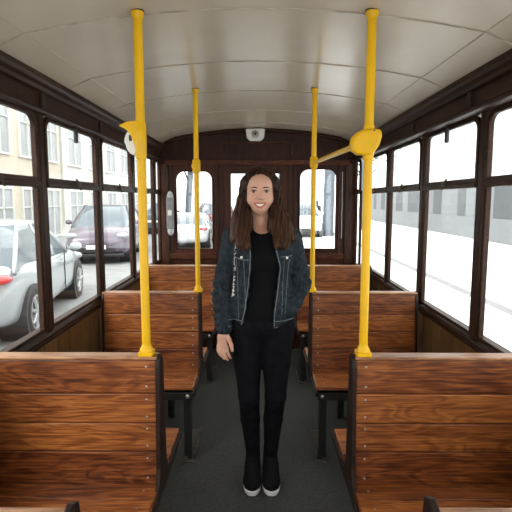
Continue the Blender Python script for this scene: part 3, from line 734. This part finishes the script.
skin, t_, b_ = nt('skin')
b_.inputs['Base Color'].default_value = (.60, .33, .235, 1); b_.inputs['Roughness'].default_value = .48
b_.inputs['Subsurface Weight'].default_value = .12; b_.inputs['Subsurface Radius'].default_value = (1, .35, .2); b_.inputs['Subsurface Scale'].default_value = .01
tc = t_.nodes.new('ShaderNodeTexCoord'); n_ = t_.nodes.new('ShaderNodeTexNoise'); n_.inputs['Scale'].default_value = 22; t_.links.new(tc.outputs['Object'], n_.inputs['Vector'])
r_ = t_.nodes.new('ShaderNodeValToRGB'); r_.color_ramp.elements[0].color = (.54, .27, .185, 1); r_.color_ramp.elements[1].color = (.66, .39, .285, 1)
t_.links.new(n_.outputs['Fac'], r_.inputs['Fac']); t_.links.new(r_.outputs['Color'], b_.inputs['Base Color'])
M['skin'] = skin
M['lip'] = plain('lips', (.48, .12, .10), .4)
M['teeth'] = plain('teeth', (.82, .78, .70), .25)
M['eyewhite'] = plain('eye_white', (.5, .46, .43), .2)
M['iris'] = plain('iris', (.05, .028, .015), .15, coat=.5)
M['brow'] = plain('brow_hair', (.035, .018, .011), .7)
M['tee'] = plain('black_cotton', (.006, .006, .007), .9, spec=.08, bump=.1, bscale=60)
M['jean'] = plain('black_denim', (.007, .007, .009), .85, spec=.08, noise=.3, nscale=30, bump=.25, bscale=35)
M['shoe'] = plain('black_knit', (.008, .008, .009), .85, spec=.08, bump=.3, bscale=220)
M['sole'] = plain('white_rubber', (.80, .80, .80), .5)
def denim():
    m, t, b = nt('dark_denim'); N = t.nodes; L = t.links
    tc = N.new('ShaderNodeTexCoord'); n1 = N.new('ShaderNodeTexNoise'); n1.inputs['Scale'].default_value = 48; n1.inputs['Detail'].default_value = 8; n1.inputs['Roughness'].default_value = .7
    mp = N.new('ShaderNodeMapping'); mp.inputs['Scale'].default_value = (1.4, 1, .8); L.new(tc.outputs['Object'], mp.inputs[0]); L.new(mp.outputs[0], n1.inputs['Vector'])
    r = N.new('ShaderNodeValToRGB'); e = r.color_ramp.elements; e[0].position = .38; e[0].color = (.012, .0155, .020, 1); e[1].position = .78; e[1].color = (.042, .056, .068, 1)
    L.new(n1.outputs['Fac'], r.inputs['Fac']); L.new(r.outputs['Color'], b.inputs['Base Color']); b.inputs['Roughness'].default_value = .85; b.inputs['Specular IOR Level'].default_value = .1
    n2 = N.new('ShaderNodeTexNoise'); n2.inputs['Scale'].default_value = 30; n2.inputs['Detail'].default_value = 2; L.new(tc.outputs['Object'], n2.inputs['Vector'])
    bp = N.new('ShaderNodeBump'); bp.inputs['Strength'].default_value = .5; bp.inputs['Distance'].default_value = .012; L.new(n2.outputs['Fac'], bp.inputs['Height']); L.new(bp.outputs['Normal'], b.inputs['Normal'])
    return m
M['denim'] = denim()
M['seamd'] = plain('denim_seam', (.13, .15, .17), .85, noise=.4, nscale=90)
def hairmat():
    m, t, b = nt('brown_hair'); N = t.nodes; L = t.links
    tc = N.new('ShaderNodeTexCoord'); mp = N.new('ShaderNodeMapping'); mp.inputs['Scale'].default_value = (150, 60, 6); L.new(tc.outputs['Object'], mp.inputs[0])
    n1 = N.new('ShaderNodeTexNoise'); n1.inputs['Scale'].default_value = 1; n1.inputs['Detail'].default_value = 4; L.new(mp.outputs[0], n1.inputs['Vector'])
    sp = N.new('ShaderNodeSeparateXYZ'); L.new(tc.outputs['Object'], sp.inputs[0])
    g = N.new('ShaderNodeMapRange'); g.inputs['From Min'].default_value = 1.5; g.inputs['From Max'].default_value = 1.22; g.inputs['To Min'].default_value = 0; g.inputs['To Max'].default_value = .22; L.new(sp.outputs[2], g.inputs['Value'])
    ad = N.new('ShaderNodeMath'); L.new(n1.outputs['Fac'], ad.inputs[0]); L.new(g.outputs[0], ad.inputs[1])
    r = N.new('ShaderNodeValToRGB'); e = r.color_ramp.elements; e[0].position = .35; e[0].color = (.006, .0032, .0022, 1); e[1].position = .85; e[1].color = (.085, .038, .020, 1)
    L.new(ad.outputs[0], r.inputs['Fac']); L.new(r.outputs['Color'], b.inputs['Base Color']); b.inputs['Roughness'].default_value = .5; b.inputs['Specular IOR Level'].default_value = .15
    bp = N.new('ShaderNodeBump'); bp.inputs['Strength'].default_value = .6; bp.inputs['Distance'].default_value = .006; L.new(n1.outputs['Fac'], bp.inputs['Height']); L.new(bp.outputs['Normal'], b.inputs['Normal'])
    return m
M['hair'] = hairmat()

P = empty('person', (.030, 2.37, 0), label='smiling woman in dark denim jacket and black jeans standing in the aisle', cat='person')
HX = -.010     # head axis
# joints
SR, ER, WR = (-.148, .012, 1.290), (-.200, .020, 1.035), (-.186, -.055, .838)
SL, EL, WL = (.148, .012, 1.288), (.205, .045, 1.045), (.135, -.052, .935)
HIPR, KNR, ANR = (-.078, .005, .86), (-.066, -.015, .475), (-.046, .045, .10)
HIPL, KNL, ANL = (.078, .005, .86), (.070, -.015, .475), (.048, .045, .10)
A = Field(axis((-.30, -.23, .005), (-.23, -.13, .0022), (-.13, -.085, .006), (-.085, .075, .0026), (.075, .30, .006)), axis((-.20, -.06, .0035), (-.06, .17, .006)),
          axis((.0, .66, .009), (.66, .86, .004), (.86, 1.37, .007), (1.37, 1.66, .0026)))
# torso
A.ell((0, .015, .90), (.155, .105, .13), .03); A.ell((0, .015, 1.05), (.118, .085, .16), .06); A.ell((0, .015, 1.20), (.135, .098, .14), .05)
A.cone((-.11, .02, 1.275), (.11, .02, 1.275), .05, .05, .04); A.ell((-.055, -.055, 1.185), (.055, .05, .055), .03); A.ell((.055, -.055, 1.185), (.055, .05, .055), .03)
# neck
A.cone((0, .034, 1.27), (HX, .024, 1.45), .046, .041, .022)
# legs, feet
for H_, K_, N_, sx in ((HIPR, KNR, ANR, -1), (HIPL, KNL, ANL, 1)):
    A.cone(H_, K_, .080, .040, .03); A.cone(K_, N_, .040, .026, .02); A.cone(N_, (N_[0]+sx*.004, -.08, .035), .024, .022, .01)
# arms
for S_, E_, W_ in ((SR, ER, WR), (SL, EL, WL)):
    A.cone(S_, E_, .044, .034, .03); A.cone(E_, W_, .034, .022, .02)
# hanging right hand (left in the picture): palm, four unequal curled fingers, thumb
pz = .80
A.cone((-.192, -.057, .838), (-.190, -.066, .800), .021, .024, .012)
A.cone((-.207, -.066, .800), (-.208, -.076, .762), .0135, .0115, .010); A.cone((-.194, -.068, .802), (-.194, -.079, .760), .0150, .0120, .010)
A.cone((-.182, -.068, .802), (-.180, -.079, .760), .0145, .0115, .010)
def chain(pts, rs, k=.003):
    for i in range(len(pts)-1): A.cone(pts[i], pts[i+1], rs[i], rs[i+1], k)
chain([(-.2150, -.077, .760), (-.2150, -.088, .737), (-.2080, -.090, .720), (-.2000, -.086, .709)], [.0080, .0072, .0065, .0055])
chain([(-.2015, -.080, .757), (-.2005, -.092, .730), (-.1930, -.094, .708), (-.1840, -.090, .695)], [.0084, .0076, .0068, .0058])
chain([(-.1875, -.081, .757), (-.1850, -.092, .728), (-.1770, -.093, .704), (-.1680, -.089, .690)], [.0086, .0077, .0069, .0059])
chain([(-.1740, -.079, .760), (-.1700, -.088, .736), (-.1620, -.089, .714), (-.1550, -.085, .700)], [.0084, .0076, .0068, .0057])
chain([(-.1800, -.062, .818), (-.1620, -.080, .792), (-.1500, -.092, .766), (-.1450, -.096, .740)], [.0125, .0112, .0092, .0074], .005)
# left hand in the pocket
A.cone(WL, (.112, -.048, .91), .024, .022, .012)
for q in range(4): A.cone((.080+q*.015, -.048, .908), (.072+q*.014, -.052, .875), .009, .0075, .005)
A.cone((.095, -.055, .925), (.070, -.060, .905), .011, .009, .006)
# head
hc = (HX, .005, 1.532)
A.ell((HX, .018, 1.545), (.074, .092, .082), .02); A.ell((HX, -.022, 1.497), (.062, .070, .088), .03); A.ell((HX, -.045, 1.430), (.030, .032, .024), .03)
A.ell((HX-.036, -.050, 1.472), (.026, .030, .024), .02); A.ell((HX+.036, -.050, 1.472), (.026, .030, .024), .02)     # smiling cheeks
A.ell((HX, -.062, 1.552), (.048, .026, .03), .02)                                                                     # forehead
for sx in (-1, 1):
    A.ell((HX+sx*.031, -.098, 1.511), (.019, .017, .0115), .012, 'sub')                                                # eye sockets
    A.ell((HX+sx*.074, .010, 1.500), (.010, .020, .030), .006)                                                         # ears
    A.ell((HX+sx*.0105, -.093, 1.4785), (.0085, .010, .0070), .005)                                                    # nostril wings
A.cone((HX, -.082, 1.515), (HX, -.102, 1.484), .0068, .0098, .010)
A.cone((HX, -.090, 1.425), (HX, -.090, 1.425), .010, .010, .012)
A.ell((HX, -.098, 1.4465), (.026, .012, .0085), .006, 'sub', 0)
body = A.mesh('body', 'skin', P)

def onface(x, z, lift=0): return (x, A.front(x, z)-lift, z)
# eyes
for sx in (-1, 1):
    ex, ez = HX+sx*.031, 1.5095; fy = A.front(ex, ez)
    m = MB(); m.ell((ex, fy+.0045, ez), (.0135, .0085, .0058)); e_ = m.build('eye', 'eyewhite', P, smooth=True)
    m = MB(); m.ell((ex, fy-.0014, ez), (.0064, .0040, .0062)); m.build('iris', 'iris', e_, smooth=True)
    m = MB(); pts = [(ex+.0155*u, A.front(ex+.0155*u, ez+.0058-.0042*u*u)-.0018, ez+.0066-.0050*u*u) for u in np.linspace(-1, 1, 9)]
    m.tube(pts, [.0012, .0022, .0027, .003, .003, .003, .0027, .0022, .0012], 6); m.build('eyelash', 'brow', e_, smooth=True)
    m = MB(); pts = [(HX+sx*(.013+.036*u), A.front(HX+sx*(.013+.036*u), 1.5235)-.0010, 1.5240+.0075*math.sin(PI*min(u*.78+.08, 1))-.003*u) for u in np.linspace(0, 1, 9)]
    m.tube(pts, [.0018, .0030, .0033, .0032, .0029, .0026, .0021, .0016, .0008], 6); m.build('eyebrow', 'brow', P, smooth=True)
    m = MB(); m.ell((HX+sx*.0055, A.front(HX+sx*.0055, 1.4745)-.0002, 1.4735), (.0026, .002, .0016)); m.build('nostril', 'brow', P, smooth=True)
# smile: dark mouth, teeth row, lips
N9 = np.linspace(-1, 1, 15)
def mouth_strip(name, mat, zu, zl, hw, lift, parent):
    vs = []; fs = []
    for u in N9:
        x = HX+hw*u; 
        for f in (0, .5, 1):
            z = zu(u)*(1-f)+zl(u)*f; vs.append((x, -.0905+.016*u*u-lift-(.002 if f == .5 else 0), z))
        for f in (1, 0):
            z = zu(u)*(1-f)+zl(u)*f; vs.append((x, -.078+.016*u*u, z))
    n = len(N9)
    for i in range(n-1):
        for j in range(5): j2 = (j+1) % 5; fs.append((i*5+j, i*5+j2, (i+1)*5+j2, (i+1)*5+j))
    fs += [tuple(range(4, -1, -1)), tuple(range((n-1)*5, n*5))]
    return MB().add(vs, fs).build(name, mat, parent, smooth='auto')
mouth_strip('teeth', 'teeth', lambda u: 1.4515+.0060*u*u, lambda u: 1.4395+.0172*u*u, .0255, .002, P)
def lip(z0, curve, hw, r, nm):
    m = MB(); pts = [(HX+hw*u, -.0925+.017*u*u, z0+curve*u*u) for u in N9]; m.tube(pts, [max(r*(1-u*u)**.5, .0009) for u in N9], 8); m.build(nm, 'lip', P, smooth=True)
lip(1.4540, .0068, .032, .0030, 'upper_lip'); lip(1.4365, .0240, .032, .0042, 'lower_lip')

# trousers
T = Field(axis((-.20, .20, .005)), axis((-.16, .17, .005)), axis((.09, .98, .006)))
T.ell((0, .015, .885), (.163, .113, .13), .03)
for H_, K_, N_, sx in ((HIPR, KNR, ANR, -1), (HIPL, KNL, ANL, 1)):
    T.cone((H_[0], H_[1], .84), (H_[0]*.94, 0, .66), .091, .072, .02); T.cone((H_[0]*.94, 0, .66), K_, .072, .053, .015); T.cone(K_, (sx*.060, .022, .34), .053, .050, .015)
    T.cone((sx*.060, .022, .34), (N_[0], N_[1], .135), .050, .036, .01)
    for zq, yq, rr_ in ((.515, -.030, .034), (.470, -.034, .034), (.43, -.028, .034)):
        cxq = K_[0] if zq > .3 else N_[0]*1.08
        T.cone((cxq-.014, yq, zq), (cxq+.014, yq, zq+.010), rr_, rr_-.002, .006)
T.D = np.maximum(T.D, (.105-T.z)[None, None, :].astype(np.float32)); T.D = np.maximum(T.D, (T.z-.965)[None, None, :].astype(np.float32))
T.mesh('trousers', 'jean', P)
# shirt
H = Field(axis((-.19, .19, .005)), axis((-.16, .16, .005)), axis((.84, 1.36, .006)))
H.ell((0, .015, .91), (.163, .116, .12), .03); H.ell((0, .015, 1.05), (.126, .094, .16), .06); H.ell((0, .015, 1.20), (.143, .107, .14), .05)
H.cone((-.11, .02, 1.275), (.11, .02, 1.275), .056, .056, .04); H.ell((-.055, -.055, 1.185), (.060, .056, .058), .03); H.ell((.055, -.055, 1.185), (.060, .056, .058), .03)
H.D = np.maximum(H.D, (.86-H.z)[None, None, :].astype(np.float32))
H.ell((0, -.055, 1.352), (.055, .085, .045), .004, 'sub')
H.mesh('shirt', 'tee', P)
# jacket
J = Field(axis((-.28, .28, .0045)), axis((-.185, .16, .0045)), axis((.80, 1.39, .0048)))
def torso(F, e):
    F.ell((0, .012, .92), (.160+e, .115+e, .15), .03); F.ell((0, .012, 1.05), (.135+e, .103+e, .16), .06); F.ell((0, .012, 1.19), (.150+e, .112+e, .14), .05)
    F.cone((-.122, .02, 1.268), (.122, .02, 1.268), .055+e*.7, .055+e*.7, .04); F.cone((0, .03, 1.27), (0, .03, 1.30), .07+e*.5, .058+e*.5, .03)
torso(J, .012)
for sx in (-1, 1): J.ell((sx*.06, -.055, 1.185), (.07, .066, .065), .03)
Xg, Yg, Zg = J.x[:, None, None], J.y[None, :, None], J.z[None, None, :]
hem = .842+.02*np.abs(Xg)
J.D = np.maximum(J.D, (hem-Zg).astype(np.float32))
# opening between the two front panels
lz = np.array([.80, .84, .93, 1.05, 1.15, 1.22, 1.27, 1.31, 1.40]); lx = np.array([-.105, -.100, -.080, -.062, -.052, -.050, -.060, -.065, -.06])
rx = np.array([.052, .052, .055, .072, .082, .064, .060, .062, .06])
def edge_l(z): return np.interp(z, lz, lx)
def edge_r(z): return np.interp(z, lz, rx)
cut = np.maximum(np.maximum(edge_l(Zg)-Xg, Xg-edge_r(Zg)), Yg-.005)
J.D = np.maximum(J.D, -cut.astype(np.float32))
J.ell((0, .0, 1.36), (.060, .07, .07), .004, 'sub')
# collar
for sx in (-1, 1):
    J.cone((sx*.064, .01, 1.335), (sx*.070, -.055, 1.300), .013, .011, .006); J.cone((sx*.070, -.055, 1.300), (sx*.088, -.098, 1.245), .012, .008, .006); J.cone((sx*.064, .01, 1.335), (0, .085, 1.35), .013, .013, .006)
# sleeves with elbow and cuff folds
for (S_, E_, W_, sx) in ((SR, ER, WR, -1), (SL, EL, WL, 1)):
    S2 = (S_[0]-sx*.004, S_[1], S_[2]-.006)
    md = tuple(S2[i]*.72+E_[i]*.28 for i in range(3)); J.cone(S2, md, .056, .052, .02); J.cone(md, E_, .052, .044, .003); wend = tuple(W_[i]+(E_[i]-W_[i])*.02 for i in range(3)); J.cone(E_, wend, .044, .036 if sx < 0 else .042, .004)
    ev, wv, sv = Vector(E_), Vector(W_), Vector(S2)
    rr = random.Random(3+sx)
    for f in (.1, .22, .34, .5, .68, .8):
        c_ = ev.lerp(wv, f); a = rr.uniform(-.35, .35); dv = Vector((.016, 0, .012*a*2+.006))
        J.cone(c_-dv+Vector((0, -.010, 0)), c_+dv+Vector((0, -.010, .004)), .031+.007*(1-f), .028+.007*(1-f), .004)
    for f in (.55, .68, .8, .92):
        c_ = sv.lerp(ev, f); dv = Vector((.016, 0, rr.uniform(-.012, .012))); J.cone(c_-dv+Vector((0, -.012, 0)), c_+dv+Vector((0, -.012, 0)), .036, .034, .004)
    if sx < 0:
        cv = wv-ev; cv.normalize(); J.cone(wv-cv*.040, wv-cv*.004, .040, .040, .002)
# shallow waist folds
wr = .0022*np.sin(Zg*150+14*Xg+3*np.sin(Xg*40))*np.clip(1-np.abs(Zg-1.0)/.16, 0, 1)+.0016*np.sin(Zg*90-60*np.abs(Xg))*np.clip((1.22-Zg)/.1, 0, 1)
J.D = J.D+wr.astype(np.float32)
# pocket flaps
for x0, x1 in ((-.125, -.075), (.095, .135)):
    J.cone((x0, J.front((x0+x1)/2, 1.205)+.003, 1.208), (x1, J.front((x0+x1)/2, 1.205)+.002, 1.212), .007, .007, .002)
J.D[(J.D > -.0008) & (J.D < .0008)] += 0
jk = J.mesh('jacket', 'denim', P)
# stitched edges and seams (lighter, worn)
def seam(pts, r=.0022, mat='seamd'):
    m = MB(); q = []
    for x, z in pts:
        y = J.front(x, z)
        if y != 0.0 and y < -.02: q.append((x, y-.0006, z))
    if len(q) > 2:
        m.tube(q, r, 6); return m.build('seam', mat, jk, smooth=True)
zz = np.linspace(.852, 1.24, 30)
seam([(edge_l(z)-.006, z) for z in zz], .0026); seam([(edge_r(z)+.006, z) for z in zz], .0026)
seam([(x, .853+.02*abs(x)) for x in np.linspace(-.165, -.108, 12)]); seam([(x, .885+.02*abs(x)) for x in np.linspace(-.168, -.098, 12)])
seam([(x, .853+.02*abs(x)) for x in np.linspace(.062, .165, 14)]); seam([(x, .885+.02*abs(x)) for x in np.linspace(.062, .165, 14)])
seam([(x, 1.200-.012*math.sin((x+.13)*30)) for x in np.linspace(-.135, -.062, 12)]); seam([(x, 1.202) for x in np.linspace(.09, .142, 10)])
seam([(-.088+.012*(1.19-z)/.3, z) for z in np.linspace(.89, 1.19, 18)], .0016); seam([(-.122+.008*(1.19-z)/.3, z) for z in np.linspace(.89, 1.19, 18)], .0016)
seam([(.105-.01*(1.19-z)/.3, z) for z in np.linspace(.92, 1.19, 18)], .0016); seam([(.130-.02*(1.19-z)/.3, z) for z in np.linspace(.92, 1.19, 18)], .0016)
for x, z in ((.118, 1.196), (-.098, 1.200)):
    m = MB(); y = J.front(x, z); m.lathe([(.0065, y+.001), (.0065, y-.004), (.004, y-.0055)], (x, 0, z), 1, 12); m.build('button', plain('steel_button', (.75, .75, .74), .3, .6), jk, smooth='auto')
# hair
R = Field(axis((-.18, .20, .0032)), axis((-.17, .14, .004)), axis((1.19, 1.66, .0045)))
R.ell((HX, .022, 1.535), (.090, .104, .103), .01)
R.cone((HX, .06, 1.53), (HX, .075, 1.28), .085, .085, .03, sq=(1, 1.4, 1))
# side curtains framing the face and lying on the chest
for sx, bx, bz in ((-1, -.112, 1.232), (1, .118, 1.236)):
    R.cone((HX+sx*.070, -.005, 1.555), (HX+sx*.082, -.010, 1.45), .026, .030, .02)
    R.cone((HX+sx*.082, -.010, 1.45), (HX+sx*.094, -.055, 1.355), .030, .038, .02)
    R.cone((HX+sx*.094, -.055, 1.355), (bx*.86, -.105, bz+.03), .038, .032, .02, sq=(1, 1.3, 1))
    R.cone((HX+sx*.105, -.02, 1.39), (bx*1.13, -.06, bz+.06), .034, .032, .02)
    R.cone((HX+sx*.070, -.062, 1.36), (bx*.62, -.118, bz+.02), .018, .017, .012)
    R.cone((HX+sx*.062, -.012, 1.43), (HX+sx*.056, -.066, 1.335), .022, .022, .012)
Xg, Yg, Zg = R.x[:, None, None], R.y[None, :, None], R.z[None, None, :]
# face opening: a rounded oval that narrows to the parting
fo = np.sqrt(((Xg-HX)/.0685)**2+((Zg-1.492)/.097)**2)-1
fo = np.maximum(fo*.065, Yg-(-.012-.0*Zg)); lowopen = np.maximum(np.maximum(np.abs(Xg-HX+.0)-.034, Zg-1.43), Yg-.0)
R.D = np.maximum(R.D, -np.minimum(fo, lowopen).astype(np.float32))
gro = .0028*np.sin(Xg*330+9*np.sin(Zg*11)+Yg*90)+.0022*np.sin(Xg*190-14*np.cos(Zg*9)+Yg*140+2)
am = np.clip((1.60-Zg)/.12, .25, 1)
R.D = R.D+(gro*am).astype(np.float32)
tip = 1.232+.012*np.sin(Xg*160)+.008*np.sin(Xg*391+1)
R.D = np.maximum(R.D, (tip-Zg).astype(np.float32))
hr_ = R.mesh('hair', 'hair', P)
# loose locks over the surface
rr = random.Random(11); m = MB()
for k in range(70):
    sx = rr.choice((-1, 1)); u = rr.random()
    x0, x1 = HX+sx*(.062+.022*u), HX+sx*(.058+.09*u)
    pts = []
    for t in np.linspace(0, 1, 12):
        z = 1.52-.292*t-.01*rr.random(); x = x0+(x1-x0)*t**1.3+.004*math.sin(t*7+k); y = R.front(x, z, -.17, .10)
        if y == 0.0: continue
        pts.append((x, y-.0012, z))
    if len(pts) > 4: m.tube(pts, [.0026*(1-.7*(i/len(pts))) for i in range(len(pts))], 5)
lk = m.build('loose_locks', 'hair', P, smooth=True); tag(lk, kind='stuff')
# shoes
for sx in (-1, 1):
    cx = sx*.049
    Fz = Field(axis((cx-.07, cx+.07, .0035)), axis((-.16, .13, .004)), axis((-.005, .20, .0035)))
    Fz.ell((cx, -.062, .038), (.046, .070, .036), .01); Fz.ell((cx, .045, .045), (.036, .060, .040), .03); Fz.cone((cx*.96, .045, .06), (cx*.94, .047, .165), .041, .036, .02); Fz.ell((cx, -.015, .066), (.038, .075, .048), .03)
    Fz.D = np.maximum(Fz.D, (.016-Fz.z)[None, None, :].astype(np.float32))
    s_ = Fz.mesh('shoe', 'shoe', P)
    def out(e): 
        pts = []
        for t in np.linspace(0, 2*PI, 40, endpoint=False):
            y = math.sin(t); x = math.cos(t); wd = .036 if y > 0 else .044
            x = math.copysign(abs(x)**.72, x); y = math.copysign(abs(y)**.8, y)
            pts.append((cx+(wd+e)*x*(1-.12*max(y, 0)), -.015+(.115+e)*y))
        return pts
    o1, o2 = out(-.003), out(.0025); n = 40; vs = [(a, b, .0) for a, b in o1]+[(a, b, .008) for a, b in o2]+[(a, b, .020+.006*max(0, -(b+.06)/.08)) for a, b in o2]+[(a, b, .024+.006*max(0, -(b+.06)/.08)) for a, b in o1]
    fs = [tuple(range(n-1, -1, -1)), tuple(range(3*n, 4*n))]
    for l in range(3):
        for q in range(n): q2 = (q+1) % n; fs.append((l*n+q, l*n+q2, (l+1)*n+q2, (l+1)*n+q))
    so = MB().add(vs, fs).build('sole', 'sole', s_, smooth='auto'); so['label'] = 'white rubber sole'
    m = MB()
    for q in range(5):
        y = -.048+q*.016; z = .074+q*.011; m.tube([(cx-.020, y+.004, z-.004), (cx-.008, y-.004, z+.003), (cx+.008, y-.004, z+.003), (cx+.020, y+.004, z-.004)], .0024, 6)
    m.build('laces', 'black', s_, smooth=True)
# small backpack with patterned strap on her right shoulder
bp_ = empty('backpack', (-.01, 2.53, 1.02), label='small black backpack behind the woman with a black and white strap over her shoulder', cat='backpack')
m = MB(); m.prism([(-.11, -.13), (.11, -.13), (.125, -.09), (.12, .08), (.08, .15), (-.08, .15), (-.12, .08), (-.125, -.09)], 1, .02, .11); m.build('bag', 'tee', bp_, bevel=.03, seg=4, smooth='auto')
mt, t_, b_ = nt('patterned_webbing'); tc = t_.nodes.new('ShaderNodeTexCoord'); ck = t_.nodes.new('ShaderNodeTexChecker'); ck.inputs['Scale'].default_value = 70
ck.inputs[1].default_value = (.55, .53, .48, 1); ck.inputs[2].default_value = (.012, .012, .013, 1)
mp = t_.nodes.new('ShaderNodeMapping'); mp.inputs['Rotation'].default_value = (0, .6, 0); t_.links.new(tc.outputs['Object'], mp.inputs[0]); t_.links.new(mp.outputs[0], ck.inputs[0]); t_.links.new(ck.outputs[0], b_.inputs['Base Color'])
off = Vector((.030, 2.37, 0))-Vector((-.01, 2.53, 1.02)); pts = []
for x, z in [(-.118, 1.315), (-.122, 1.28), (-.126, 1.24), (-.128, 1.20), (-.13, 1.15), (-.133, 1.10), (-.137, 1.05), (-.142, 1.0)]:
    y = J.front(x, z) if z < 1.30 else -.03
    if y == 0.0: y = -.03
    pts.append(Vector((x, y-.003, z))+off)
pts = [Vector((-.09, .07, .10)), Vector((-.10, -.02, .28)), Vector((-.105, -.09, .315))]+pts+[Vector((-.14, -.10, -.06)), Vector((-.12, .03, -.08))]
m = MB(); vs = []; fs = []
for p in pts: vs += [p+Vector((-.007, 0, 0)), p+Vector((.007, 0, 0)), p+Vector((.007, .003, 0)), p+Vector((-.007, .003, 0))]
for i in range(len(pts)-1):
    for j in range(4): j2 = (j+1) % 4; fs.append((i*4+j, i*4+j2, (i+1)*4+j2, (i+1)*4+j))
m.add(vs, fs).build('strap', mt, bp_)
# pedestrian far outside, seen through the right arched window
pd = empty('person', (3.75, 31, GZ), label='distant pedestrian in dark clothes on the street beyond the right arched window', cat='person')
Q = Field(axis((-.32, .32, .02)), axis((-.2, .2, .02)), axis((-.02, 1.80, .02)))
Q.ell((0, 0, 1.62), (.085, .10, .12), .02); Q.cone((0, 0, 1.42), (0, 0, 1.55), .05, .05, .02); Q.ell((0, 0, 1.2), (.19, .12, .28), .05); Q.ell((0, 0, .95), (.17, .12, .14), .04)
for sx in (-1, 1):
    Q.cone((sx*.09, 0, .92), (sx*.09, -.04*sx, .5), .085, .06, .03); Q.cone((sx*.09, -.04*sx, .5), (sx*.1, .04*sx, .06), .058, .04, .02); Q.cone((sx*.1, .04*sx, .05), (sx*.11, -.10+.04*sx, .04), .045, .035, .02)
    Q.cone((sx*.19, 0, 1.38), (sx*.24, .02, 1.1), .05, .042, .03); Q.cone((sx*.24, .02, 1.1), (sx*.23, -.05, .84), .04, .03, .02); Q.ell((sx*.228, -.06, .79), (.025, .035, .05), .01)
Q.mesh('body', plain('dark_clothes', (.012, .012, .014), .8), pd)
